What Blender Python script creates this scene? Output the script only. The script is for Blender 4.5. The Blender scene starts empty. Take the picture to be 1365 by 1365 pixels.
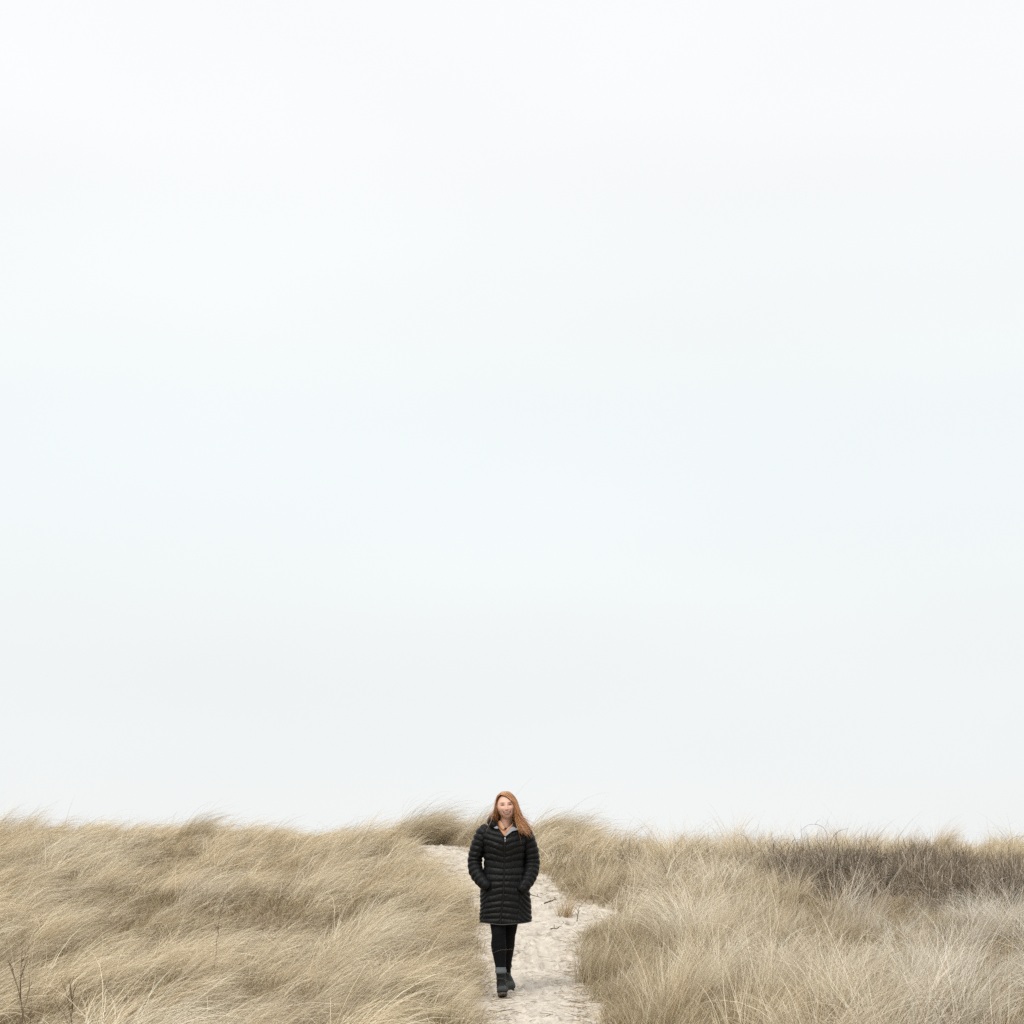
import bpy, bmesh, math
import numpy as np
from mathutils import Vector

sc = bpy.context.scene
COL = sc.collection
RNG = np.random.default_rng(11)
R = math.radians

# ------------------------------------------------------------------ noise
def _h(ix, iy, iz, seed):
    h = (ix.astype(np.int64)*374761393 + iy.astype(np.int64)*668265263 + iz.astype(np.int64)*2147483647 + seed*1274126177) & 0xffffffff
    h = ((h ^ (h >> 13)) * 1274126177) & 0xffffffff
    h = h ^ (h >> 16)
    return h.astype(np.float64)/4294967295.0

def vnoise(x, y, seed=0, z=None):
    """smooth value noise in -1..1"""
    x = np.asarray(x, float); y = np.asarray(y, float)
    z = np.zeros_like(x) if z is None else np.asarray(z, float)
    ix, iy, iz = np.floor(x), np.floor(y), np.floor(z)
    fx, fy, fz = x-ix, y-iy, z-iz
    u, v, w = [f*f*f*(f*(f*6-15)+10) for f in (fx, fy, fz)]
    def L(k):
        a = _h(ix, iy, iz+k, seed)*(1-u) + _h(ix+1, iy, iz+k, seed)*u
        b = _h(ix, iy+1, iz+k, seed)*(1-u) + _h(ix+1, iy+1, iz+k, seed)*u
        return a*(1-v)+b*v
    r = L(0)
    if np.any(fz != 0):
        r = r*(1-w) + L(1)*w
    return r*2-1

def fbm(x, y, seed=0, octs=4, z=None):
    a, s, f = 0.0, 1.0, 1.0
    for o in range(octs):
        a = a + s*vnoise(np.asarray(x)*f+17.3*o, np.asarray(y)*f-9.1*o, seed+o*7, None if z is None else np.asarray(z)*f)
        s *= .5; f *= 2.03
    return a/1.9

def sstep(a, b, x):
    t = np.clip((np.asarray(x, float)-a)/(b-a), 0, 1)
    return t*t*(3-2*t)

# ------------------------------------------------------------------ mesh helpers
def mesh_from(name, verts, faces, smooth=True):
    me = bpy.data.meshes.new(name)
    me.from_pydata([tuple(map(float, v)) for v in verts], [], [tuple(int(i) for i in f) for f in faces])
    if smooth:
        me.shade_smooth()
    me.update()
    return me

def mesh_quads(name, V, Q, smooth=True):
    """fast path: V (n,3), Q (m,4)"""
    me = bpy.data.meshes.new(name)
    me.vertices.add(len(V)); me.vertices.foreach_set('co', np.ascontiguousarray(V, np.float32).ravel())
    me.loops.add(len(Q)*4); me.loops.foreach_set('vertex_index', np.ascontiguousarray(Q, np.int32).ravel())
    me.polygons.add(len(Q))
    me.polygons.foreach_set('loop_start', np.arange(0, len(Q)*4, 4, dtype=np.int32))
    me.update(calc_edges=True)
    if smooth:
        me.shade_smooth()
    return me

def set_col(me, rgb, name='col'):
    a = me.attributes.new(name, 'FLOAT_COLOR', 'POINT')
    c = np.ones((len(me.vertices), 4), np.float32); c[:, :3] = rgb
    a.data.foreach_set('color', c.ravel())

def add_obj(name, me, mat=None, parent=None, label=None, cat=None, group=None, kind=None, loc=None):
    o = bpy.data.objects.new(name, me)
    COL.objects.link(o)
    if mat: me.materials.append(mat)
    if parent: o.parent = parent
    if label: o['label'] = label
    if cat: o['category'] = cat
    if group: o['group'] = group
    if kind: o['kind'] = kind
    if loc is not None: o.location = loc
    return o

def spline(P, n):
    """Catmull-Rom through rows of P, n samples"""
    P = np.asarray(P, float)
    Q = np.vstack([2*P[0]-P[1], P, 2*P[-1]-P[-2]])
    t = np.linspace(0, len(P)-1, n)
    i = np.minimum(t.astype(int), len(P)-2); f = (t-i)[:, None]
    a, b, c, d = Q[i], Q[i+1], Q[i+2], Q[i+3]
    return .5*((2*b)+(-a+c)*f+(2*a-5*b+4*c-d)*f**2+(-a+3*b-3*c+d)*f**3)

def tube(path, n=24, seg=16, dispf=None, caps=True):
    """path rows: x,y,z,rx,ry ; rx along world-X-ish side, ry along the other"""
    S = spline(path, n); C = S[:, :3]; rx = S[:, 3]; ry = S[:, 4]
    T = np.gradient(C, axis=0); T /= np.linalg.norm(T, axis=1)[:, None]
    up = np.array([1., 0, 0]) if abs(T[:, 0]).mean() < .8 else np.array([0, 0, 1.])
    A = up - (T@up)[:, None]*T; A /= np.linalg.norm(A, axis=1)[:, None]
    B = np.cross(T, A)
    th = np.linspace(0, 2*np.pi, seg, endpoint=False)
    ll = np.concatenate([[0], np.cumsum(np.linalg.norm(np.diff(C, axis=0), axis=1))])
    V = []
    for i in range(n):
        d = np.zeros(seg) if dispf is None else dispf(ll[i], th, C[i])
        V.append(C[i] + np.outer(np.cos(th)*(rx[i]+d), A[i]) + np.outer(np.sin(th)*(ry[i]+d), B[i]))
    V = np.vstack(V)
    F = [(i*seg+j, i*seg+(j+1) % seg, (i+1)*seg+(j+1) % seg, (i+1)*seg+j) for i in range(n-1) for j in range(seg)]
    if caps:
        V = np.vstack([V, C[0], C[-1]]); a = n*seg
        F += [(a, (j+1) % seg, j) for j in range(seg)]
        F += [(a+1, (n-1)*seg+j, (n-1)*seg+(j+1) % seg) for j in range(seg)]
    return V, F

class MB:
    def __init__(s): s.V = []; s.F = []; s.n = 0
    def add(s, V, F):
        s.V.append(np.asarray(V, float)); s.F += [tuple(i+s.n for i in f) for f in F]; s.n += len(V); return s
    def mesh(s, name, smooth=True): return mesh_from(name, np.vstack(s.V), s.F, smooth)

def remesh(me, voxel, smooth=2):
    o = bpy.data.objects.new('tmp', me); COL.objects.link(o)
    m = o.modifiers.new('r', 'REMESH'); m.mode = 'VOXEL'; m.voxel_size = voxel; m.use_smooth_shade = True
    if smooth:
        s = o.modifiers.new('s', 'SMOOTH'); s.factor = .5; s.iterations = smooth
    dg = bpy.context.evaluated_depsgraph_get(); dg.update()
    r = bpy.data.meshes.new_from_object(o.evaluated_get(dg))
    bpy.data.objects.remove(o); r.materials.clear()
    return r

def verts_of(me):
    a = np.empty(len(me.vertices)*3, np.float32); me.vertices.foreach_get('co', a); return a.reshape(-1, 3).astype(float)
def set_verts(me, V):
    me.vertices.foreach_set('co', np.ascontiguousarray(V, np.float32).ravel()); me.update()

# ------------------------------------------------------------------ materials
def new_mat(name):
    m = bpy.data.materials.new(name); m.use_nodes = True
    nt = m.node_tree; nt.nodes.clear()
    out = nt.nodes.new('ShaderNodeOutputMaterial')
    return m, nt, out

def principled(name, col=(.5, .5, .5), rough=.6, attr=None, bump=None, spec=.5, noise=None, sheen=0, metal=0):
    m, nt, out = new_mat(name)
    b = nt.nodes.new('ShaderNodeBsdfPrincipled'); nt.links.new(b.outputs[0], out.inputs[0])
    b.inputs['Roughness'].default_value = rough; b.inputs['Specular IOR Level'].default_value = spec
    b.inputs['Metallic'].default_value = metal; b.inputs['Sheen Weight'].default_value = sheen
    tc = nt.nodes.new('ShaderNodeTexCoord')
    src = None
    if attr:
        a = nt.nodes.new('ShaderNodeAttribute'); a.attribute_name = attr; src = a.outputs['Color']
    else:
        c = nt.nodes.new('ShaderNodeRGB'); c.outputs[0].default_value = (*col, 1); src = c.outputs[0]
    if noise:
        sca, amt = noise
        n = nt.nodes.new('ShaderNodeTexNoise'); n.inputs['Scale'].default_value = sca; n.inputs['Detail'].default_value = 4
        nt.links.new(tc.outputs['Object'], n.inputs['Vector'])
        mr = nt.nodes.new('ShaderNodeMapRange'); mr.inputs['From Min'].default_value = .3; mr.inputs['From Max'].default_value = .7
        mr.inputs['To Min'].default_value = 1-amt; mr.inputs['To Max'].default_value = 1+amt
        nt.links.new(n.outputs['Fac'], mr.inputs['Value'])
        mx = nt.nodes.new('ShaderNodeVectorMath'); mx.operation = 'SCALE'
        nt.links.new(src, mx.inputs[0]); nt.links.new(mr.outputs[0], mx.inputs['Scale']); src = mx.outputs[0]
    nt.links.new(src, b.inputs['Base Color'])
    if bump:
        sca, dist = bump
        n = nt.nodes.new('ShaderNodeTexNoise'); n.inputs['Scale'].default_value = sca; n.inputs['Detail'].default_value = 5
        nt.links.new(tc.outputs['Object'], n.inputs['Vector'])
        bp = nt.nodes.new('ShaderNodeBump'); bp.inputs['Distance'].default_value = dist; bp.inputs['Strength'].default_value = 1
        nt.links.new(n.outputs['Fac'], bp.inputs['Height']); nt.links.new(bp.outputs[0], b.inputs['Normal'])
    return m

def blade_mat(name, trans=.22, gloss=.05):
    m, nt, out = new_mat(name)
    a = nt.nodes.new('ShaderNodeAttribute'); a.attribute_name = 'col'
    d = nt.nodes.new('ShaderNodeBsdfDiffuse'); t = nt.nodes.new('ShaderNodeBsdfTranslucent')
    g = nt.nodes.new('ShaderNodeBsdfGlossy'); g.inputs['Roughness'].default_value = .45
    g.inputs['Color'].default_value = (.8, .78, .7, 1)
    nt.links.new(a.outputs['Color'], d.inputs['Color']); nt.links.new(a.outputs['Color'], t.inputs['Color'])
    m1 = nt.nodes.new('ShaderNodeMixShader'); m1.inputs[0].default_value = trans
    nt.links.new(d.outputs[0], m1.inputs[1]); nt.links.new(t.outputs[0], m1.inputs[2])
    m2 = nt.nodes.new('ShaderNodeMixShader'); m2.inputs[0].default_value = gloss
    nt.links.new(m1.outputs[0], m2.inputs[1]); nt.links.new(g.outputs[0], m2.inputs[2])
    nt.links.new(m2.outputs[0], out.inputs[0])
    return m

# ------------------------------------------------------------------ camera
F_PX = 2592.0; CX = 682.5; HV = 1135.6; CAMH = 1.2
cam = bpy.data.cameras.new('camera'); co = bpy.data.objects.new('camera', cam); COL.objects.link(co)
co.location = (0, 0, CAMH); co.rotation_euler = (R(90), 0, 0)
cam.sensor_width = 36; cam.lens = F_PX/1365*36; cam.shift_y = (HV-CX)/1365; cam.clip_end = 20000; cam.clip_start = .1
sc.camera = co

# ------------------------------------------------------------------ terrain
_Yt = np.array([-30, 3, 8, 11, 13, 16, 18, 20, 22, 24, 26, 28, 30, 32, 34, 37, 45, 60, 100, 300, 12000.])
_Zt = np.array([-.6, -.55, -.45, -.2, -.06, 0, .135, .317, .52, .724, .94, 1.142, 1.27, 1.35, 1.36, 1.2, .55, -.3, -1.0, -1.5, -1.5])
_yy = np.linspace(-30, 110, 2801); _zz = np.interp(_yy, _Yt, _Zt)
_k = np.hanning(29); _k /= _k.sum(); _zz[30:-30] = np.convolve(_zz, _k, 'same')[30:-30]
def prof(Y): return np.where(np.asarray(Y) < 100, np.interp(Y, _yy, _zz), np.interp(Y, _Yt, _Zt))

_b = np.array([[1500, 665, 860], [1420, 655, 815], [1365, 650, 791], [1340, 658, 781], [1310, 650, 771], [1290, 642, 767], [1250, 642, 768], [1235, 643, 802],
      [1222, 642, 815], [1210, 641, 792], [1202, 638, 748], [1187, 624, 738], [1175, 612, 728], [1155, 588, 692],
      [1140, 566, 642], [1130, 553, 610], [1122, 541, 580], [1116, 538, 560]], float)
_Ys = np.linspace(6, 33, 2000); _vs = HV + F_PX*(CAMH-prof(_Ys))/_Ys
_bY = np.interp(-_b[:, 0], -_vs, _Ys)
_bL = (_b[:, 1]-CX)*_bY/F_PX; _bR = (_b[:, 2]-CX)*_bY/F_PX
def path_dist(X, Y, wob=True):
    """>0 inside the sand path, metres to nearest edge"""
    X = np.asarray(X, float); Y = np.asarray(Y, float)
    w = .11*fbm(X*3.0, Y*2.6, 91, 3) if wob else 0
    L = np.interp(Y, _bY, _bL); Rr = np.interp(Y, _bY, _bR)
    d = np.minimum(X-L, Rr-X)+w
    return np.minimum(d, (32.3-Y)*.8)

def crest_off(X):
    return np.interp(X, [-12, -4.7, -3.7, -2.9, -2.0, -1.5, .3, .9, 1.5, 2.5, 12], [.06, .05, .02, -.03, -.01, .00, -.01, -.03, -.15, -.20, -.20])

def terrain(X, Y):
    X = np.asarray(X, float); Y = np.asarray(Y, float)
    z = prof(Y)
    w = sstep(22, 30, Y)*(1-sstep(45, 80, Y))
    d = path_dist(X, Y, False)
    off = sstep(0, 1.2, -d)
    z = z + w*crest_off(X)*np.maximum(off, sstep(31.5, 33.5, Y))
    z = z + .10*off*(1-sstep(20, 27, Y))*sstep(8, 12, Y)
    amp = sstep(-.1, 1.0, -d)*(1-sstep(50, 120, Y)*.5)*(1-.5*sstep(26, 29, Y))
    z = z + amp*(.08*vnoise(X/2.2, Y/2.6, 3)+.085*vnoise(X/.8, Y/1.0, 5))
    z = z + sstep(100, 400, Y)*1.0*vnoise(X/90, Y/90, 8)
    return z

def ground_mesh():
    xs = np.concatenate([-np.geomspace(9000, 14, 26), np.arange(-13.5, 13.51, .09), np.geomspace(14, 9000, 26)])
    ys = np.concatenate([-np.geomspace(3000, 10, 14), np.linspace(-8, 7.5, 20), np.arange(8, 42, .09), np.geomspace(42.3, 10000, 50)])
    X, Y = np.meshgrid(xs, ys)
    Z = terrain(X, Y)
    d = path_dist(X, Y)
    Z = Z - .05*sstep(.06, .22, d)*(Y > 8.2)        # the path sheet lies in this shallow bed
    V = np.stack([X, Y, Z], -1).reshape(-1, 3)
    ny, nx = X.shape; i = np.arange(ny*nx).reshape(ny, nx)
    Q = np.stack([i[:-1, :-1], i[:-1, 1:], i[1:, 1:], i[1:, :-1]], -1).reshape(-1, 4)
    me = mesh_quads('ground', V, Q)
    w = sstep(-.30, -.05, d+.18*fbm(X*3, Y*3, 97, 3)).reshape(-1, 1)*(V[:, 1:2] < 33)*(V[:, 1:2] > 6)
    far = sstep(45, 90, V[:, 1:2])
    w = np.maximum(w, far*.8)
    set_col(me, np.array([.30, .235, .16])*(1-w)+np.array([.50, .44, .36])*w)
    return me

# footprints
foot = []
_fr = np.random.default_rng(5)
for k in range(300):
    y = _fr.uniform(8.5, 32)
    L, Rr = np.interp(y, _bY, _bL), np.interp(y, _bY, _bR)
    c = (L+Rr)/2; hw = (Rr-L)/2
    foot.append((c+_fr.normal(0, .42)*hw, y, _fr.normal(0, .4), _fr.uniform(.12, .17), _fr.uniform(.045, .06), _fr.uniform(.014, .042)))
def path_height(X, Y):
    Z = terrain(X, Y)
    Zt = Z.copy()
    for (fx, fy, fa, fl, fw, dp) in foot:
        m = (np.abs(X-fx) < .4) & (np.abs(Y-fy) < .4)
        if not m.any(): continue
        dx, dy = X[m]-fx, Y[m]-fy
        u = (dx*math.cos(fa)+dy*math.sin(fa))/fw; v = (-dx*math.sin(fa)+dy*math.cos(fa))/fl
        q = u*u+v*v
        Z[m] += -dp*np.exp(-q**1.6) + dp*.45*np.exp(-((np.sqrt(q)-1.45)/.3)**2)
    Z += .016*fbm(X*4, Y*4, 41, 4) + .011*vnoise(X*18, Y*18, 43) + .006*vnoise(X*41, Y*41, 44)
    cal = np.exp(-(((X+.075)/.10)**2+((Y-16.0)/.17)**2)**2)+np.exp(-(((X+.01)/.10)**2+((Y-16.45)/.17)**2)**2)
    return Z+(Zt-Z)*np.clip(cal, 0, 1)

def path_mesh():
    us = np.linspace(0, 1, 150)
    ys = np.arange(8, 32.6, .018)
    L = np.interp(ys, _bY, _bL)-.35; Rr = np.interp(ys, _bY, _bR)+.35
    U, Y = np.meshgrid(us, ys)
    X = L[:, None]*(1-U)+Rr[:, None]*U
    Z = path_height(X, Y)
    d = path_dist(X, Y)
    Z = Z - .10*sstep(.02, .28, -d)-.002
    V = np.stack([X, Y, Z], -1).reshape(-1, 3)
    ny, nx = X.shape; i = np.arange(ny*nx).reshape(ny, nx)
    Q = np.stack([i[:-1, :-1], i[:-1, 1:], i[1:, 1:], i[1:, :-1]], -1).reshape(-1, 4)
    return mesh_quads('path', V, Q)

sand = principled('pale_sand', (.515, .465, .395), .95, noise=(9.0, .17), bump=(160, .004), spec=.15)
litter = principled('littered_sand', attr='col', rough=.95, noise=(9.0, .25), bump=(60, .012), spec=.1)
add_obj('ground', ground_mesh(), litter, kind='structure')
add_obj('path', path_mesh(), sand, kind='structure')

# ------------------------------------------------------------------ blades
def blades(root, az, th0, th1, length, width, pw=1.3, S=5, rng=RNG, wav=.12, taper=.75):
    """curved ribbon blades -> V, Q, vertex->blade index. az = heading of bend, th = angle from vertical at root / tip"""
    n = len(root)
    t = (np.arange(S)+.5)/S
    th = th0[:, None] + (th1-th0)[:, None]*t[None]**pw
    a = az[:, None] + wav*rng.normal(0, 1, (n, 1))*t[None]*2
    dl = (length/S)[:, None]
    T = np.stack([np.sin(th)*np.cos(a), np.sin(th)*np.sin(a), np.cos(th)], -1)*dl[..., None]
    P = np.concatenate([root[:, None, :], root[:, None, :]+np.cumsum(T, 1)], 1)      # n,S+1,3
    Tn = np.concatenate([T, T[:, -1:]], 1); Tn /= np.linalg.norm(Tn, axis=2, keepdims=True)
    rv = rng.normal(0, 1, (n, 1, 3)); rv[..., 1] *= .45; rv /= np.linalg.norm(rv, axis=2, keepdims=True)
    side = np.cross(Tn, rv); side /= np.maximum(np.linalg.norm(side, axis=2, keepdims=True), 1e-6)
    tt = np.linspace(0, 1, S+1)
    prof_w = np.clip((1-tt)**taper, .06, 1)
    W = side*(width[:, None, None]*.5)*prof_w[None, :, None]
    V = np.stack([P-W, P+W], 2).reshape(-1, 3)                       # n,(S+1),2
    base = np.arange(n)[:, None]*(S+1)*2 + np.arange(S)[None]*2
    Q = np.stack([base, base+1, base+3, base+2], -1).reshape(-1, 4)
    return V, Q, np.repeat(np.arange(n), (S+1)*2)

STRAW = np.array([.695, .585, .410]); PALE = np.array([.76, .68, .53]); GREY = np.array([.72, .67, .585])
BROWN = np.array([.24, .165, .095]); OLIVE = np.array([.34, .28, .15]); GOLD = np.array([.50, .34, .16])

def px_of(X, Y, Z):  # where a ground point lies as seen from the footpath, used only to read off distances
    return CX+F_PX*X/Y, HV+F_PX*(CAMH-Z)/Y

def brush_w(X, Y):
    """weight of the thicket of bare brushwood on the right crest"""
    c = sstep(2.9, 3.6, X+.4*vnoise(X, Y, 77))
    return c*sstep(19.7, 21.1, Y+.45*np.clip(X-6.5, -9, 2)+.7*vnoise(X*1.3, Y*1.3, 78))*(1-sstep(27.6, 28.9, Y+.5*vnoise(X*2, Y, 79)))

def worley(X, Y, cell, seed):
    gx, gy = np.floor(X/cell), np.floor(Y/cell)
    bd = np.full(len(X), 9.); vx = np.zeros(len(X)); vy = np.zeros(len(X)); hh = np.zeros(len(X))
    for i in (-1, 0, 1):
        for j in (-1, 0, 1):
            a, b = gx+i, gy+j; z0 = np.zeros_like(a)
            px_ = (a+.15+.7*_h(a, b, z0, seed))*cell; py_ = (b+.15+.7*_h(a, b, z0, seed+1))*cell
            dx, dy = X-px_, Y-py_; d = np.hypot(dx, dy)/cell*(.85+.5*_h(a, b, z0, seed+3)); m = d < bd
            bd[m] = d[m]; vx[m] = dx[m]; vy[m] = dy[m]; hh[m] = _h(a, b, z0, seed+2)[m]
    return bd, vx, vy, hh

def sample(n, y0, y1, rng, side=1.6, k=.285):
    out = []
    tot = 0
    while tot < n:
        m = int((n-tot)*1.8)+500
        Y = rng.uniform(y0, y1, m); X = rng.uniform(-(k*y1+side), k*y1+side, m)
        ok = np.abs(X) < k*Y+side
        out.append(np.stack([X[ok], Y[ok]], 1)); tot += ok.sum()
    return np.vstack(out)[:n]

def keep_grass(X, Y, rng, z=None):
    d = path_dist(X, Y)
    lean = np.where(X < np.interp(Y, _bY, (_bL+_bR)/2), .20*np.exp(-((Y-15.2)/.9)**2)+.22*np.exp(-((Y-25.5)/3.0)**2)-.03, .0)      # blades on the left bank lean over the sand
    p = sstep(-.02, .16, -(d+lean))
    spur = np.exp(-(((X-1.3)/.75)**2+((Y-21.2)/.9)**2))           # thin grass where sand spills to the right
    p = p*(1-.60*spur)
    return rng.uniform(0, 1, len(X)) < p

def grow(name, n, y0, y1, nb, width, seed, lod=1.0, S=5):
    rng = np.random.default_rng(seed)
    # tussocks: nb blades share a foot, a lean and a tint
    nt = int(n/nb)
    c = sample(nt, y0, y1, rng)
    dens = sstep(-.45, .05, vnoise(c[:, 0]*1.5, c[:, 1]*1.1, 60)+.6*vnoise(c[:, 0]*4, c[:, 1]*3, 61)+.22)
    c = c[rng.uniform(0, 1, len(c)) < .16+.84*dens]
    c = c[keep_grass(c[:, 0], c[:, 1], rng)]
    wd, _, _, wh = worley(c[:, 0], c[:, 1], .66, 500)
    lf = 1-sstep(-.6, 1.6, c[:, 0])
    c = c[rng.uniform(0, 1, len(c)) > (.96-.10*lf)*sstep(.16, .50, wd)]
    c = c[rng.uniform(0, 1, len(c)) > brush_w(c[:, 0], c[:, 1])*(.98-.50*sstep(.05, .25, vnoise(c[:, 0]*2.6, c[:, 1]*1.6, 83)))]
    nt = len(c)
    t_az = rng.normal(0, 1, nt)*(.38+.75*sstep(-.4, 2., c[:, 0])); t_th = rng.normal(0, .20, nt); t_len = rng.lognormal(0, .16, nt); t_tint = rng.normal(0, 1, nt)
    t_rad = rng.uniform(.025, .10, nt); t_type = rng.uniform(0, 1, nt)
    idx = np.repeat(np.arange(nt), nb)
    m = len(idx)
    r = np.sqrt(rng.uniform(0, 1, m))*t_rad[idx]*1.2; q = rng.uniform(0, 2*np.pi, m)
    ox, oy = r*np.cos(q), r*np.sin(q)
    X = c[idx, 0]+ox; Y = c[idx, 1]+oy
    k = keep_grass(X, Y, rng)
    X, Y, idx, ox, oy = X[k], Y[k], idx[k], ox[k], oy[k]; m = len(X)
    Z = terrain(X, Y)-.01
    left = 1-sstep(-.6, 1.6, X-.0)                                # 1 on the wind-combed left bank
    left = np.maximum(left, sstep(26, 29, Y)*(1-sstep(1.2, 2.4, X)))
    gust = fbm(X/1.2, Y/1.6, 20, 4)                               # gusts that comb the grass in swathes
    swirl = fbm(X/.8+5, Y/.9, 25, 2)
    az = .10 + .75*gust*left + .9*swirl*(1-left) + t_az[idx] + rng.normal(0, .26+.16*(1-left)+.25*(1-sstep(11.5, 14, Y)), m)
    wd, wx, wy, wh = worley(X, Y, .66, 500)
    wd2, wx2, wy2, wh2 = worley(X, Y, 1.5, 540)
    wr = np.hypot(wx, wy)+1e-6; k_ = np.clip(wr/.25, 0, 1)*(.38+1.0*(1-left))
    az = az + (wh-.5)*(1.1+1.2*(1-left)) + (wh2-.5)*(.8+.6*(1-left))
    az = np.arctan2(np.sin(az)+k_*wy/wr, np.cos(az)+k_*wx/wr)
    # splay away from the foot of the tussock
    spl = np.arctan2(oy, ox); ws = (.25+.45*(1-left))*np.hypot(ox, oy)/.13
    az = np.arctan2(np.sin(az)+ws*np.sin(spl), np.cos(az)+ws*np.cos(spl))
    th0 = .26+.20*left+.10*gust + np.abs(rng.normal(0, .16, m)) + .5*t_th[idx]
    th1 = 1.18+.67*left+.40*gust*left + .65*swirl*(1-left) + rng.normal(0, .30, m)+t_th[idx] - .25*(1-left)
    th0 = np.clip(th0, .02, 1.2); th1 = np.clip(th1, .25, 2.3)
    L = (.46+.06*left)*t_len[idx]*rng.lognormal(-.05, .25, m)
    hmod = (1+.34*vnoise(X/1.2, Y/1.2, 30)+.25*vnoise(X/.45, Y/.5, 35))*(1-.45*np.maximum(brush_w(X, Y+1.3), brush_w(X, Y)))
    hmod = hmod*(1.18-(1.0+.3*(1-left))*np.clip(wd-.05, 0, .6))*(.66+.62*wh)*(.84+.34*wh2)
    th1 = th1 + .5*(wh2-.5) + (.35*(1-left)+.1)*(wh-.5)*2
    pd = -path_dist(X, Y)
    lb = (X < np.interp(Y, _bY, (_bL+_bR)/2))*(1-sstep(20, 25, Y))
    L = L*hmod*(.50-.16*lb+(.50+.16*lb)*sstep(0.05, .65, pd))
    # crest heights: shorter on the open right-hand crest, long on the middle mound
    cw = sstep(27, 30, Y)
    L = L*(1-cw*(.22*sstep(1.2, 2.2, X)+.12*(1-sstep(-4.2, -2.6, X))*(X < -2.6)+.3*np.exp(-((X+3.1)/.8)**2)))
    L = np.clip(L, .12, 1.05)
    tall = rng.uniform(0, 1, m) < .006
    L = np.where(tall, L*1.25, L); th1 = np.where(tall, th1*.6, th1)
    reach = X + L*np.sin((th0+th1)/2)*np.cos(az)
    over = (X < -.05) & (Y > 12.2) & (Y < 16.2) & (reach > -.20*Y/16) & (rng.uniform(0, 1, m) > .035)
    L = np.where(over, np.clip(L*np.clip((-.20*Y/16-X)/(reach-X), .15, 1), .06, 1), L)
    W = width*rng.uniform(.6, 1.3, m)*(1+.12*(1-sstep(11.5, 13.5, Y)))
    # tints
    p1 = fbm(X/1.9, Y/2.6, 50, 3); p2 = fbm(X/.7, Y/.9, 55, 2)
    greyw = np.clip(sstep(1.2, 5.0, X+1.5*p1)*(1-sstep(19, 27, Y+2*p1))*1.0 + .25*sstep(.0, .5, p2)+.28*sstep(.15, .5, p1)*left, 0, 1)
    colr = STRAW[None]*(1-greyw[:, None]) + GREY[None]*greyw[:, None]
    greyw = np.clip(greyw + (wh-.5)*1.1*(1-left)*(Y < 24), 0, 1)
    colr = STRAW[None]*(1-greyw[:, None]) + GREY[None]*greyw[:, None]
    u = rng.uniform(0, 1, m)[:, None]
    colr = np.where(u < .22, colr*.45+PALE*.55, colr)
    colr = np.where((u > .955-.10*sstep(.1, .6, p2)[:, None]), colr*.35+BROWN*.65, colr)
    colr = np.where((u > .84) & (u < .93), colr*.5+OLIVE*.5, colr)
    tt = np.clip(t_tint[idx], -2, 2)[:, None]
    colr = np.where(t_type[idx][:, None] < .10, colr*.5+GOLD*.5, colr)
    colr = np.where(t_type[idx][:, None] > .93, colr*.55+OLIVE*.45, colr)
    colr = colr*(1+.18*(wh-.5)+.16*(wh2-.5))[:, None]*(1+.10*tt)*(1+.10*p1[:, None])*rng.uniform(.82, 1.14, (m, 1))
    V, Q, bi = blades(np.stack([X, Y, Z], 1), az, th0, th1, L, W, S=S, rng=rng, wav=.24)
    return V, Q, np.clip(colr, .02, .85)[bi]

GR = blade_mat('dry_grass_blade')
def merged(parts):
    V = []; Q = []; C = []; n = 0
    for v, q, c in parts:
        V.append(v); Q.append(q+n); C.append(c); n += len(v)
    return np.vstack(V), np.vstack(Q), np.vstack(C)

def stuff_grass(name, parts, label, cat='grass'):
    V, Q, C = merged(parts)
    me = mesh_quads(name, V, Q); set_col(me, C)
    return add_obj(name, me, GR, kind='stuff', label=label, cat=cat)

DQ = 1.0
def thatch(n, y0, y1, seed, width):
    rng = np.random.default_rng(seed)
    c = sample(n, y0, y1, rng); c = c[keep_grass(c[:, 0], c[:, 1], rng)]
    X, Y = c.T; m = len(X)
    V, Q, bi = blades(np.stack([X, Y, terrain(X, Y)-.005], 1), rng.normal(.2, 1.3, m), np.abs(rng.normal(.5, .4, m)), rng.normal(1.3, .4, m),
                      rng.uniform(.10, .26, m), width*rng.uniform(.7, 1.5, m), S=3, rng=rng)
    u = rng.uniform(0, 1, (m, 1))
    colr = np.where(u < .33, BROWN*1.2, np.where(u < .8, OLIVE, STRAW*.7))*rng.uniform(.6, 1.2, (m, 1))
    return V, Q, colr[bi]

stuff_grass('dune_grass', [
    thatch(int(60000*DQ), 9.6, 15, 201, .005), thatch(int(90000*DQ), 15, 22, 202, .006), thatch(int(60000*DQ), 22, 30, 203, .008),
    grow('a', int(150000*DQ), 9.6, 14.5, 18, .0040, 101, S=6),
    grow('b', int(260000*DQ), 14.5, 20, 18, .0038, 102, S=5),
    grow('c', int(300000*DQ), 20, 27, 18, .0048, 103, S=5),
    grow('d', int(330000*DQ), 27, 36.5, 18, .0060, 104, S=4)],
    'dense straw coloured dune grass combed by the wind over the whole dune')

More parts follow.
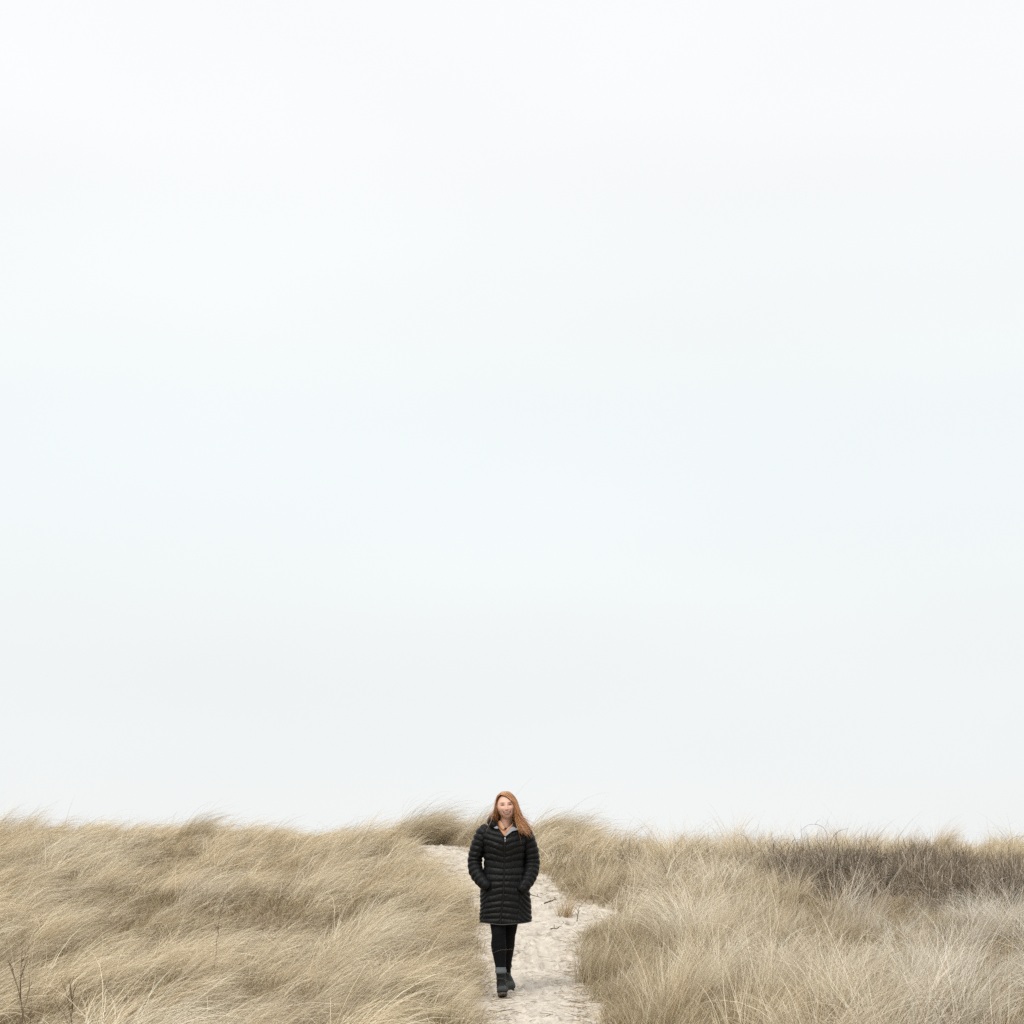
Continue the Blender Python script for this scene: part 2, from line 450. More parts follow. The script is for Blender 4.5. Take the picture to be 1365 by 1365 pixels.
# brushwood: a thicket of bare grey-brown twigs woven through the right crest
def brushwood():
    rng = np.random.default_rng(300)
    c = sample(2900, 18.5, 31, rng)
    bw = brush_w(c[:, 0], c[:, 1])
    c = c[rng.uniform(0, 1, len(c)) < bw*(.25+.75*sstep(-.35, .25, vnoise(c[:, 0]*1.2+3, c[:, 1]*1.0, 84)))]
    for e in ([3.15, 29.6], [3.5, 28.6], [1.6, 26.7], [2.1, 24.6], [2.9, 27.8]):
        c = np.vstack([c, np.array(e)+rng.normal(0, .15, (2, 2))])
    nc = len(c); nb = 150
    hh = rng.uniform(.35, 1.45, nc); tone = rng.lognormal(0, .35, nc); rad = rng.uniform(.10, .30, nc)
    idx = np.repeat(np.arange(nc), nb); m = len(idx)
    q = rng.uniform(0, 2*np.pi, m); r = np.sqrt(rng.uniform(0, 1, m))*rad[idx]
    X = c[idx, 0]+r*np.cos(q); Y = c[idx, 1]+r*np.sin(q)
    Z = terrain(X, Y)+rng.uniform(-.02, .26, m)*hh[idx]*(1-.6*r/rad[idx])
    az = q+rng.normal(0, .9, m)
    th0 = np.abs(rng.normal(.35, .35, m)); th1 = th0+rng.normal(.35, .7, m)
    L = rng.lognormal(-1.75, .45, m)*hh[idx]; W = rng.uniform(.003, .0075, m)
    big = rng.uniform(0, 1, m) < .05
    L = np.clip(np.where(big, L*1.9, L), .03, .42); W = np.where(big, .008, W)
    colr = np.array([.17, .135, .098])[None]*rng.uniform(.35, 1.9, (m, 1))*tone[idx][:, None]
    pale = rng.uniform(0, 1, (m, 1)) < .24
    colr = np.where(pale, np.array([.50, .43, .34])[None]*rng.uniform(.6, 1.2, (m, 1)), colr)
    V, Q, bi = blades(np.stack([X, Y, Z], 1), az, th0, th1, L, W, S=3, rng=rng, wav=.5, taper=.3)
    return V, Q, np.clip(colr, .02, .7)[bi]
V, Q, C = brushwood()
me = mesh_quads('brushwood', V, Q); set_col(me, C)
twigmat = principled('bare_twig', attr='col', rough=.85, spec=.2)
add_obj('brushwood', me, twigmat, kind='stuff', label='low thicket of bare grey-brown brushwood along the right crest', cat='brushwood')

# straw scraps and crumbs on the sand
def scraps():
    rng = np.random.default_rng(77)
    Y = rng.uniform(9, 31.5, 9500); L = np.interp(Y, _bY, _bL); Rr = np.interp(Y, _bY, _bR)
    u = rng.beta(.65, .65, len(Y)); X = L*(1-u)+Rr*u
    near = np.minimum(u, 1-u)
    k = rng.uniform(0, 1, len(Y)) < .24+.76*(1-sstep(0, .30, near)) 
    X, Y = X[k], Y[k]; m = len(X)
    Z = path_height(X.copy(), Y.copy())+.006
    az = rng.uniform(0, 6.28, m)*.5
    th = rng.normal(1.5, .06, m)
    colr = np.where(rng.uniform(0, 1, (m, 1)) < .3, BROWN*.8, STRAW*.85)*rng.uniform(.6, 1.15, (m, 1))
    V, Q, bi = blades(np.stack([X, Y, Z], 1), az, th, th+rng.normal(0, .1, m), rng.uniform(.03, .17, m), rng.uniform(.003, .006, m), S=3, rng=rng, wav=.3, taper=.3)
    return V, Q, colr[bi]
V, Q, C = scraps()
me = mesh_quads('straw_litter', V, Q); set_col(me, C)
add_obj('straw_litter', me, GR, kind='stuff', label='scraps of dead straw scattered on the sand path', cat='straw')

# ------------------------------------------------------------------ single plants that stand out
def at(px, v, Y):   # ground point on distance Y under an image column
    x = (px-CX)*Y/F_PX
    return x, Y, float(terrain(np.array([x]), np.array([Y]))[0])

def tussock(px, Y, label, n=420, L=.62, th=(.1, 1.2), tint=STRAW, rad=.13, az0=.1, azs=.5, seed=1, width=.0055, dark=.1):
    rng = np.random.default_rng(seed)
    x, y, z = at(px, 0, Y)
    r = np.sqrt(rng.uniform(0, 1, n))*rad; q = rng.uniform(0, 6.283, n)
    root = np.stack([r*np.cos(q), r*np.sin(q), np.zeros(n)], 1)
    root[:, 2] = terrain(x+root[:, 0], y+root[:, 1])-z-.01
    az = az0+rng.normal(0, azs, n)
    az = np.arctan2(np.sin(az)+.5*r/rad*np.sin(q), np.cos(az)+.5*r/rad*np.cos(q))
    th0 = np.abs(rng.normal(th[0], .16, n)); th1 = th[1]+rng.normal(0, .3, n)
    colr = tint[None]*rng.uniform(.75, 1.2, (n, 1)); u = rng.uniform(0, 1, (n, 1))
    colr = np.where(u < dark, BROWN*1.1, colr); colr = np.where(u > .8, PALE*.95, colr)
    V, Q, bi = blades(root, az, th0, th1, L*rng.lognormal(-.05, .2, n), width*rng.uniform(.6, 1.3, n), S=7, rng=rng)
    me = mesh_quads('grass_tussock', V, Q); set_col(me, colr[bi])
    add_obj('grass_tussock', me, GR, loc=(x, y, z), label=label, cat='grass tussock', group='grass tussocks that stand out of the dune')

OS = STRAW*.55+OLIVE*.45
tussock(252, 31.5, 'peaked tussock breaking the skyline on the left side of the dune', n=480, L=.66, th=(.45, 1.75), rad=.28, seed=2, tint=OS, azs=.3)
tussock(548, 30.6, 'tall wind-bent tussock at the left shoulder of the middle mound', n=1300, L=.86, th=(.35, 1.8), rad=.36, seed=3, tint=OS, azs=.35)
tussock(578, 31.2, 'rounded tussock right above the upper end of the sand path', n=900, L=.72, th=(.4, 2.0), rad=.34, seed=9, tint=STRAW, azs=.35)
tussock(632, 31.8, 'feathery tussock on the skyline just left of the woman', n=650, L=.78, th=(.45, 1.5), rad=.25, seed=4, tint=OS, azs=.4)
tussock(722, 31.3, 'long swept tussock on the skyline right of the hair, tips blown flat', n=1000, L=.82, th=(.6, 1.85), rad=.30, seed=5, tint=OS, azs=.2)
tussock(1252, 31.0, 'upright tuft standing above the brushwood on the right crest', n=420, L=.60, th=(.08, 1.3), rad=.12, seed=6, tint=STRAW, azs=.6)
tussock(752, 21.6, 'small golden tuft on the sand at the right edge of the path', n=200, L=.26, th=(.3, .9), rad=.09, seed=7, tint=GOLD*.9, azs=1.6, width=.004)
tussock(790, 16.9, 'stiff upright tuft at the right edge of the path beside the boots', n=420, L=.42, th=(.12, .6), rad=.16, seed=8, tint=OS, azs=1.5, width=.0042)

def branch(P, r0, r1, n=14, seg=6):
    P = np.asarray(P, float); k = len(P)
    rr = np.linspace(r0, r1, k)
    return tube(np.column_stack([P, rr, rr]), n=n, seg=seg)

woodm = principled('dry_stem_wood', (.16, .115, .075), .85, noise=(40, .3), spec=.2)
palew = principled('bleached_stem', (.40, .31, .20), .8, noise=(40, .2), spec=.2)
darkw = principled('black_driftwood', (.05, .042, .035), .85, noise=(40, .3), spec=.2)

def stem_plant(px, Y, main, forks, label, name='dead_plant', mat=woodm, r=.005, cat='dead plant', group='bare dry stems in the left foreground'):
    x, y, z = at(px, 0, Y)
    rng = np.random.default_rng(int(px*10))
    mb = MB()
    S = spline(np.array(main, float), 12); S[1:-1] += rng.normal(0, .006, (10, 3))
    mb.add(*branch(S, r, r*.35, n=30))
    for (t, dx, dz, ln) in forks:
        i = int(t*11); p = S[i]
        q = p+np.array([dx*ln, rng.normal(0, .25)*ln, dz*ln]); mid = (p+q)/2+rng.normal(0, .04*ln, 3)
        mb.add(*branch([p, mid, q], r*.55, r*.25, n=8))
        for s in (.45, .75):
            pp = p*(1-s)+q*s; e = pp+np.array([dx+rng.normal(0, .5), rng.normal(0, .3), dz])*ln*.35
            mb.add(*branch([pp, (pp+e)/2+rng.normal(0, .01, 3), e], r*.35, r*.18, n=5, seg=5))
    add_obj(name, mb.mesh(name), mat, loc=(x, y, z-.02), label=label, cat=cat, group=group)

# bottom-left stems (about 11-13 m away, so 1 m is some 210 px)
stem_plant(52, 11.6, [(0, 0, 0), (-.05, 0, .16), (-.10, 0, .34), (-.16, .02, .50), (-.19, .02, .60)],
    [(.35, .15, 1, .16), (.55, .25, 1, .26), (.62, .1, 1, .30), (.75, -.35, 1, .12), (.45, .5, .7, .10)],
    'tallest forked dry stem at the far left of the foreground')
stem_plant(101, 11.7, [(0, 0, 0), (-.01, 0, .14), (-.03, 0, .27), (-.03, 0, .40), (-.01, 0, .50)],
    [(.3, -.5, 1, .14), (.5, -.25, 1, .22), (.55, .2, 1, .16), (.7, -.2, 1, .12)],
    'slim reddish dry stem second from the left in the foreground')
stem_plant(171, 11.9, [(0, 0, 0), (.0, 0, .2), (-.01, 0, .33), (-.02, 0, .42)], [(.5, .3, 1, .08), (.7, -.4, 1, .07)],
    'short straight dry stem third from the left in the foreground', r=.0035)
stem_plant(221, 12.0, [(0, 0, 0), (.01, 0, .2), (-.01, 0, .3), (.0, 0, .38)], [(.6, -.4, 1, .07)],
    'short dry stem with one side shoot, rightmost of the foreground stems', r=.0033)
stem_plant(26, 11.9, [(0, 0, 0), (.02, 0, .2), (.05, 0, .36), (.06, 0, .5)], [(.5, -.3, 1, .12), (.7, .3, 1, .1)],
    'thin pale-brown dead plant standing behind the tallest forked one', r=.003)
stem_plant(133, 12.3, [(0, 0, 0), (.02, 0, .15), (.03, 0, .3), (.07, 0, .42)], [(.4, -.3, 1, .1), (.65, .4, 1, .1)],
    'thin dead plant leaning right between the slim reddish and the short straight ones', r=.003)
stem_plant(283, 15.2, [(0, 0, 0), (.03, 0, .25), (.05, 0, .45), (.09, 0, .68)], [(.6, -.3, 1, .1), (.8, .3, 1, .08)],
    'lone thin dead plant rising from the middle of the left slope', r=.0035)
# bare canes arching on the right crest
canem = principled('grey_cane', (.27, .215, .165), .85, noise=(40, .25), spec=.2)
def cane(px, Y, pts, label, r=.0042, mat=canem):
    x, y, z = at(px, 0, Y)
    S = spline(np.array(pts, float), 10)
    mb = MB().add(*branch(S, r, r*.4, n=26))
    p = S[6]; mb.add(*branch([p, p+np.array([.03, 0, .05]), p+np.array([.08, .02, .07])], r*.5, r*.25, n=6))
    add_obj('dry_cane', mb.mesh('dry_cane'), mat, loc=(x, y, z-.02), label=label, cat='dry cane', group='bare canes arching out of the right crest')
cane(1004, 29.5, [(0, 0, 0), (-.04, 0, .25), (-.12, 0, .42), (-.24, 0, .45), (-.30, 0, .36)], 'hooked bare cane bent over to the left, leftmost of the arching canes')
cane(1100, 29.0, [(0, 0, 0), (.04, 0, .3), (.0, 0, .50), (-.1, 0, .58), (-.25, 0, .58), (-.36, 0, .5)], 'long arching cane over the left end of the brushwood')
cane(1108, 28.6, [(0, 0, 0), (-.12, 0, .12), (-.04, 0, .26), (.02, 0, .42), (.12, 0, .52), (.25, 0, .56)], 'crooked dark cane crossing the long arching one', mat=darkw)
cane(1028, 30.0, [(0, 0, 0), (-.01, 0, .2), (0, 0, .35), (.01, 0, .5)], 'straight thin cane sticking up beside the left end of the brushwood', r=.0045)
cane(1345, 29.4, [(0, 0, 0), (-.1, 0, .2), (.02, 0, .36), (.15, 0, .42), (.3, 0, .40)], 'low cane curving to the right at the right end of the crest')

def sand_z(x, y):
    return float(path_height(np.array([x]), np.array([y]))[0])
def ground_hit(px, v):
    ys = np.linspace(9, 32, 4000); vv = HV+F_PX*(CAMH-prof(ys))/ys
    y = float(np.interp(-v, -vv, ys)); return (px-CX)*y/F_PX, y
def twig(px, v, pts, forks, label, r=.007, mat=darkw):
    x, y = ground_hit(px, v); z = sand_z(x, y)
    r *= .75; mb = MB(); S = spline(np.array(pts, float), 8); mb.add(*branch(S, r, r*.5, n=16))
    for i, d in forks:
        p = S[i]; d = np.array(d, float); mb.add(*branch([p, p+d*.5+np.array([0, 0, .01]), p+d], r*.6, r*.3, n=7))
    add_obj('twig', mb.mesh('twig'), mat, loc=(x, y, z), label=label, cat='twig', group='twigs lying on the sand path')
twig(706, 1197, [(0, 0, .05), (.05, 0, .035), (.11, 0, .02), (.15, 0, .005)], [(4, (.0, .1, .03))], 'thin straight dark twig beside the coat on the upper path')
twig(725, 1206, [(0, 0, .006), (.04, 0, .02), (.09, 0, .035), (.13, .0, .06), (.12, .02, .075)], [(2, (.05, .1, .01)), (4, (.05, .03, .0))], 'curled black twig with a raised hook on the upper path', r=.011)
twig(734, 1240, [(0, 0, .006), (.03, .05, .012), (.06, 0, .01), (.09, .03, .02)], [(3, (0, .05, .04)), (5, (.06, 0, .02))], 'small crumpled dark twig on the sand spur', r=.008)
twig(748, 1233, [(0, 0, .006), (.04, .02, .02), (.09, 0, .012)], [(3, (-.02, .05, .03))], 'short dark twig just right of the crumpled one', r=.006)
twig(769, 1231, [(0, 0, 0), (.01, 0, .06), (.015, 0, .12), (.035, 0, .17)], [(2, (-.04, 0, .06)), (4, (-.03, 0, .05)), (3, (.03, 0, .05))], 'upright forked twig standing at the end of the sand spur', r=.007, mat=woodm)
twig(700, 1216, [(0, 0, .008), (.07, 0, .012), (.14, .01, .006)], [], 'fine pale straw stick lying level behind the coat hem', r=.004, mat=palew)
# ------------------------------------------------------------------ the woman on the path
PX, PY = -.062, 16.0
PZ = float(path_height(np.array([PX]), np.array([PY]))[0])
person = bpy.data.objects.new('person', None); COL.objects.link(person); person.location = (PX, PY, PZ)
person['label'] = 'smiling woman with blowing auburn hair in a black quilted coat walking down the sand path'
person['category'] = 'woman'

# --- head (its own frame, x right, y back, z up), then tilted and set on the neck
HC = np.array([.016, .135, 1.575]); TILT = R(-5)
def head_mesh():
    nu, nv = 120, 90
    V = []
    for j in range(nv+1):
        ph = -np.pi/2+np.pi*j/nv
        th = np.linspace(0, 2*np.pi, nu, endpoint=False)
        x = np.cos(ph)*np.sin(th); y = -np.cos(ph)*np.cos(th); z = np.full(nu, np.sin(ph))
        V.append(np.stack([x, y, z], 1))
    U = np.vstack(V)
    x, y, z = U.T
    X, Y, Z = x*.083, y*.094, z*.112
    low = np.clip(-z, 0, 1)
    X *= 1-.25*low**1.9; X *= 1+.05*np.exp(-((z+.25)/.3)**2)
    Y = np.where(Y > 0, Y*(1-.40*low**1.2)+.0, Y*(1-.10*low**2))
    Y -= .018*sstep(.2, .9, low)*(y < 0)
    fr = np.clip(-y, 0, 1)**1.2                         # facing the front
    g = lambda cx, cz, sx, sz: np.exp(-((X-cx)/sx)**2-((Z-cz)/sz)**2)*fr
    d = 0
    nz = np.clip((.022-Z)/.052, 0, 1)                    # bridge to tip
    ridge = np.where((Z < .022) & (Z > -.034), .004+.015*nz**1.25, 0)*np.exp(-(X/(.0075+.006*nz))**2)*fr
    ridge *= 1-sstep(-.030, -.036, Z)*0
    d += ridge
    for s in (-1, 1):
        d += -.012*g(s*.031, .008, .017, .012) + .0065*g(s*.031, .0055, .0105, .0052)
        d += .0045*g(s*.030, .032, .022, .008)
        d += .010*g(s*.040, -.026, .020, .017)           # smiling cheeks
        d += .003*g(s*.012, -.030, .006, .005)           # nostril wings
        d += -.003*g(s*.035, -.046, .006, .010)          # smile creases
    d += .0070*g(0, -.046, .030, .011)+.0050*g(0, -.069, .020, .006)
    mz = -.061+.36*np.abs(X)**2/.03                       # mouth curves up at the corners
    d += -.008*np.exp(-((Z-mz)/.0052)**2)*np.exp(-(X/.026)**4)*fr
    d += .009*g(0, -.098, .022, .013)
    Y = Y-d
    V = np.stack([X, Y, Z], 1)
    F = [(j*nu+i, j*nu+(i+1) % nu, (j+1)*nu+(i+1) % nu, (j+1)*nu+i) for j in range(nv) for i in range(nu)]
    return V, F
_c, _s = math.cos(TILT), math.sin(TILT)
def head_to(V):
    V = np.asarray(V, float); x = V[:, 0]*_c+V[:, 2]*_s; z = -V[:, 0]*_s+V[:, 2]*_c
    return np.stack([x, V[:, 1], z], 1)+HC
def head_from(P):
    Q = np.asarray(P, float)-HC; x = Q[:, 0]*_c-Q[:, 2]*_s; z = Q[:, 0]*_s+Q[:, 2]*_c
    return np.stack([x, Q[:, 1], z], 1)

mb = MB(); V, F = head_mesh(); mb.add(head_to(V), F)
mb.add(*tube([(.018, .150, 1.50, .052, .058), (.012, .165, 1.44, .050, .055), (.006, .178, 1.39, .060, .060), (.002, .185, 1.33, .10, .07)], n=14, seg=28))
for s in (-1, 1):   # ears
    mb.add(head_to(tube([(s*.070, .004, -.028, .007, .010), (s*.077, .008, -.005, .008, .016), (s*.077, .012, .020, .006, .013)], n=8, seg=12)[0]),
           tube([(s*.070, .004, -.028, .007, .010), (s*.077, .008, -.005, .008, .016), (s*.077, .012, .020, .006, .013)], n=8, seg=12)[1])
# trunk, arms and legs of the body inside the clothes
mb.add(*tube([(.0, .18, .80, .12, .09), (.0, .18, .90, .155, .105), (.0, .175, 1.08, .122, .09), (.0, .17, 1.22, .142, .10), (.0, .175, 1.32, .160, .085), (.0, .18, 1.38, .11, .06), (.003, .18, 1.42, .045, .045)], n=30, seg=28))
ARML = [(-.150, .175, 1.365, .050, .050), (-.200, .175, 1.26, .044, .044), (-.242, .185, 1.12, .038, .038), (-.222, .135, 1.02, .036, .036), (-.170, .098, .955, .026, .024), (-.115, .110, .905, .030, .018)]
ARMR = [(.155, .175, 1.350, .050, .050), (.198, .175, 1.25, .044, .044), (.226, .185, 1.115, .038, .038), (.208, .135, 1.01, .036, .036), (.165, .098, .940, .026, .024), (.115, .110, .890, .030, .018)]
mb.add(*tube(ARML, n=26, seg=18)); mb.add(*tube(ARMR, n=26, seg=18))
for s, a in ((-1, ARML), (1, ARMR)):   # hands resting in the pockets: four fingers and a thumb
    w0 = np.array(a[-1][:3])
    for k in range(4):
        o = np.array([-s*.004*k, -.004+.009*(k-1.5)*0, .0]); b = w0+np.array([s*(.020-.0135*k), .004, -.005])
        ln = (.050, .062, .058, .045)[k]
        mb.add(*tube([(*b, .0085, .0085), (*(b+np.array([-s*.008, .004, -ln*.55])), .008, .008), (*(b+np.array([-s*.012, .016, -ln])), .0065, .0065)], n=8, seg=10))
    b = w0+np.array([-s*.030, .004, .012]); mb.add(*tube([(*b, .010, .010), (*(b+np.array([-s*.02, .004, -.03])), .009, .009), (*(b+np.array([-s*.022, .010, -.055])), .007, .007)], n=8, seg=10))
LEGF = [(-.070, .170, .90, .082, .085), (-.060, .145, .70, .071, .075), (-.050, .095, .52, .052, .056), (-.048, .092, .41, .0565, .060), (-.036, .078, .28, .041, .044), (-.028, .060, .16, .030, .034), (-.026, .055, .09, .032, .04)]
LEGB = [(.070, .190, .90, .082, .085), (.058, .215, .70, .070, .075), (.034, .255, .51, .052, .056), (.026, .330, .41, .052, .056), (.016, .440, .27, .038, .042), (.012, .520, .18, .030, .032), (.014, .535, .13, .032, .036)]
mb.add(*tube(LEGF, n=30, seg=20)); mb.add(*tube(LEGB, n=30, seg=20))
def foot_axis(kind):
    if kind == 'F': return np.array([-.026, .085, .035]), np.array([-.010, -.105, .070])
    return np.array([.014, .560, .118]), np.array([.050, .395, .060])
for kd in 'FB':
    a, b = foot_axis(kd); m = (a+b)/2
    mb.add(*tube([(*a, .026, .028), (*m, .036, .026), (*(b+(m-b)*.2), .038, .018), (*b, .026, .012)], n=14, seg=16))
body = remesh(mb.mesh('person_body'), .0020, 3)
Pv = verts_of(body); H = head_from(Pv); hx, hy, hz = H.T
skin = np.tile(np.array([.73, .45, .34]), (len(Pv), 1))
front = (hy < -.03) & (hz > -.125)
def mixc(c, w):
    global skin
    w = np.clip(w, 0, 1)[:, None]; skin = skin*(1-w)+np.array(c)*w
G = lambda cx, cz, sx, sz: np.exp(-((hx-cx)/sx)**2-((hz-cz)/sz)**2)*front
for s_ in (-1, 1):
    mixc((.62, .27, .20), .45*G(s_*.040, -.024, .020, .016))
    lid = .0085-17*(hx-s_*.031)**2          # closed, smiling eyes: lash line arched upward
    mixc((.30, .15, .11), .65*G(s_*.031, .008, .017, .009))  # soft shade around the lids, painted into the skin colour
    mixc((.05, .028, .022), 1.0*np.exp(-((hz-lid)/(.0047*np.clip(1-((hx-s_*.031)/.020)**2, .2, 1)))**6)*np.exp(-((hx-s_*.031)/.0155)**8)*front)
    brow = .028-.12*(hx-s_*.033)**2/.012
    mixc((.28, .15, .09), .8*np.exp(-((hz-brow)/.0030)**4)*np.exp(-((hx-s_*.033)/.018)**4)*front)
    mixc((.20, .08, .06), .75*G(s_*.0070, -.037, .0042, .0026))  # nostril shadow painted as a dark spot on the skin
mixc((.60, .26, .20), .35*G(0, -.030, .012, .008))
mz = -.061+.36*hx**2/.03
wm = np.exp(-(hx/.028)**6)*front
mixc((.56, .22, .18), .5*np.exp(-((hz-mz-.0115)/.0038)**2)*wm)
mixc((.46, .12, .10), .9*np.exp(-((hz-mz+.0115)/.0045)**2)*wm)
mixc((.14, .035, .03), .97*np.exp(-((hz-mz)/.0085)**10)*np.exp(-(hx/.032)**12)*front)
mixc((.92, .90, .85), .97*np.exp(-((hz-mz-.0022)/.0040)**10)*np.exp(-(hx/.0230)**12)*front)
hand_free = np.ones(len(Pv))
set_col(body, skin)
skinm = principled('skin', attr='col', rough=.5, spec=.35, bump=(300, .0006))
skinm.node_tree.nodes['Principled BSDF'].inputs['Subsurface Weight'].default_value = 0
skinm.node_tree.nodes['Principled BSDF'].inputs['Subsurface Radius'].default_value = (.01, .004, .002)
add_obj('body', body, skinm, person)

# --- hair: combed strands blown to the image right, over a thin cap of the same shape
RS = [[(-.034, .070, 1.669), (.002, .051, 1.658), (.050, .047, 1.626), (.088, .056, 1.565), (.100, .052, 1.490), (.122, .040, 1.410), (.165, .028, 1.358)],
      [(-.034, .092, 1.684), (.025, .070, 1.681), (.084, .066, 1.622), (.108, .062, 1.550), (.122, .064, 1.475), (.160, .048, 1.405), (.196, .032, 1.352)],
      [(-.020, .130, 1.697), (.045, .108, 1.692), (.098, .108, 1.628), (.119, .108, 1.555), (.145, .096, 1.478), (.182, .076, 1.412), (.210, .055, 1.368)],
      [(-.015, .180, 1.690), (.045, .180, 1.682), (.092, .180, 1.625), (.112, .172, 1.550), (.135, .158, 1.475), (.170, .136, 1.425), (.198, .116, 1.385)],
      [(.000, .222, 1.660), (.030, .240, 1.625), (.060, .240, 1.570), (.078, .232, 1.52), (.090, .222, 1.470), (.105, .205, 1.440), (.125, .19, 1.41)],
      [(-.015, .228, 1.660), (-.025, .245, 1.62), (-.035, .245, 1.57), (-.042, .232, 1.52), (-.05, .215, 1.48), (-.055, .205, 1.455), (-.06, .20, 1.44)]]
LS = [[(-.034, .070, 1.669), (-.054, .074, 1.648), (-.067, .090, 1.610), (-.070, .100, 1.560), (-.068, .095, 1.515), (-.066, .090, 1.485), (-.062, .085, 1.460)],
      [(-.034, .080, 1.684), (-.058, .080, 1.658), (-.073, .098, 1.612), (-.077, .108, 1.560), (-.084, .088, 1.515), (-.094, .085, 1.488), (-.098, .082, 1.462)],
      [(-.020, .135, 1.697), (-.056, .130, 1.668), (-.072, .130, 1.612), (-.076, .128, 1.560), (-.088, .124, 1.512), (-.098, .118, 1.485), (-.104, .112, 1.462)],
      [(-.018, .185, 1.690), (-.052, .190, 1.665), (-.066, .195, 1.610), (-.070, .190, 1.555), (-.078, .180, 1.510), (-.085, .172, 1.482), (-.088, .165, 1.458)],
      RS[5]]
def sheet(G, u, t):
    """G guides; u across 0..1, t along 0..1 -> points"""
    D = np.stack([spline(g, 60) for g in G])            # g,60,3
    k = len(G); uu = np.clip(u, 0, 1)*(k-1); i = np.minimum(uu.astype(int), k-2); f = (uu-i)[:, None]
    f = f
    tt = np.clip(t, 0, 1)*59; j = np.minimum(tt.astype(int), 58); h = (tt-j)[:, None]
    A = D[i, j]*(1-h)+D[i, j+1]*h; B = D[i+1, j]*(1-h)+D[i+1, j+1]*h
    return A*(1-f)+B*f
SK = HC+np.array([0, .02, .0])
def hair_strands(G, n, rng, end=(.86, 1.03), deep=.012):
    S = 18; u = rng.uniform(0, 1, n); L = rng.uniform(*end, n)
    P = np.zeros((n, S+1, 3)); clump = np.floor(u*26)/26+.5/26
    dep = rng.uniform(0, 1, n)**1.5*deep
    fly = rng.uniform(0, 1, n) < .09
    jit = rng.normal(0, 1, (n, 3))
    for k in range(S+1):
        t = k/S*L
        uc = u+(clump-u)*.5*(k/S)
        p = sheet(G, uc, np.minimum(t, 1))
        if k: p = p + (np.maximum(t-1, 0)[:, None])*.5*(p-P[:, k-1])*10
        ax = np.stack([SK[0]+0*t, SK[1]+0*t, p[:, 2]], 1); r = p-ax; r /= np.linalg.norm(r, axis=1)[:, None]
        wave = .0035*np.sin(t*9+u*40+clump*200)+.002*np.sin(t*19+u*90)
        P[:, k] = p - r*dep[:, None] + r*wave[:, None]*min(1, k/6) + jit*(.0015+.009*(k/S)**2)*np.where(fly, 4.0, 1)[:, None]*(k/S)
    T = np.gradient(P, axis=1); T /= np.linalg.norm(T, axis=2, keepdims=True)+1e-9
    ax = P-SK; side = np.cross(T, ax); side /= np.linalg.norm(side, axis=2, keepdims=True)+1e-9
    wd = .0016*np.clip(1.15-np.linspace(0, 1, S+1)**3, .2, 1)
    V = np.stack([P-side*wd[None, :, None], P+side*wd[None, :, None]], 2).reshape(-1, 3)
    base = np.arange(n)[:, None]*(S+1)*2+np.arange(S)[None]*2
    Q = np.stack([base, base+1, base+3, base+2], -1).reshape(-1, 4)
    tone = fbm(u*9, u*0, 900, 3)
    c = np.array([.43, .175, .062])[None]*(1+.75*tone[:, None])*rng.uniform(.75, 1.25, (n, 1))
    lt = (rng.uniform(0, 1, (n, 1)) < .22); c = np.where(lt, np.array([.66, .40, .19])*rng.uniform(.8, 1.1, (n, 1)), c)
    return V, Q, np.repeat(c, (S+1)*2, 0)
hr = np.random.default_rng(9)
V, Q, C = merged([hair_strands(RS, 3400, hr), hair_strands(LS, 1700, hr)])
def cap(G, inset=.011):
    nu, ntt = 40, 40
    U, T = np.meshgrid(np.linspace(0, 1, nu), np.linspace(0, .93, ntt))
    p = sheet(G, U.ravel(), T.ravel())
    ax = np.stack([SK[0]+0*p[:, 0], SK[1]+0*p[:, 0], np.clip(p[:, 2], 1.3, 1.6)], 1); r = p-ax; r /= np.linalg.norm(r, axis=1)[:, None]
    p = p-r*inset; i = np.arange(nu*ntt).reshape(ntt, nu)
    return p, np.stack([i[:-1, :-1], i[:-1, 1:], i[1:, 1:], i[1:, :-1]], -1).reshape(-1, 4), np.tile(np.array([.20, .10, .05]), (nu*ntt, 1))
V, Q, C = merged([(V, Q, C), cap(RS), cap(LS)])
me = mesh_quads('hair', V, Q); set_col(me, np.clip(C, .01, .8))
hairm = principled('auburn_hair', attr='col', rough=.38, spec=.6)
add_obj('hair', me, hairm, person)

# --- leggings
mb = MB(); grow_ = lambda L, k: [(a, b, c, d+k, e+k) for a, b, c, d, e in L]
def wrinkle(A):
    def f(l, th, c):
        return A*(vnoise(np.cos(th)*1.5+c[0]*40, np.full_like(th, l*42)+np.sin(th)*2.5, 66)*(.35+sstep(.28, .12, c[2])+.5*math.exp(-((c[2]-.5)/.06)**2)))
    return f
mb.add(*tube(grow_(LEGF[:6], .006), n=110, seg=40, dispf=wrinkle(.0045)))
mb.add(*tube(grow_(LEGB[:6], .006), n=110, seg=40, dispf=wrinkle(.0045)))
mb.add(*tube([(.0, .18, .78, .13, .105), (.0, .18, .95, .165, .115)], n=6, seg=30))
lg = remesh(mb.mesh('leggings'), .004, 2)
leggingm = principled('black_legging', (.0035, .0035, .0045), .8, spec=.12, sheen=.0, bump=(900, .0006))
add_obj('leggings', lg, leggingm, person)

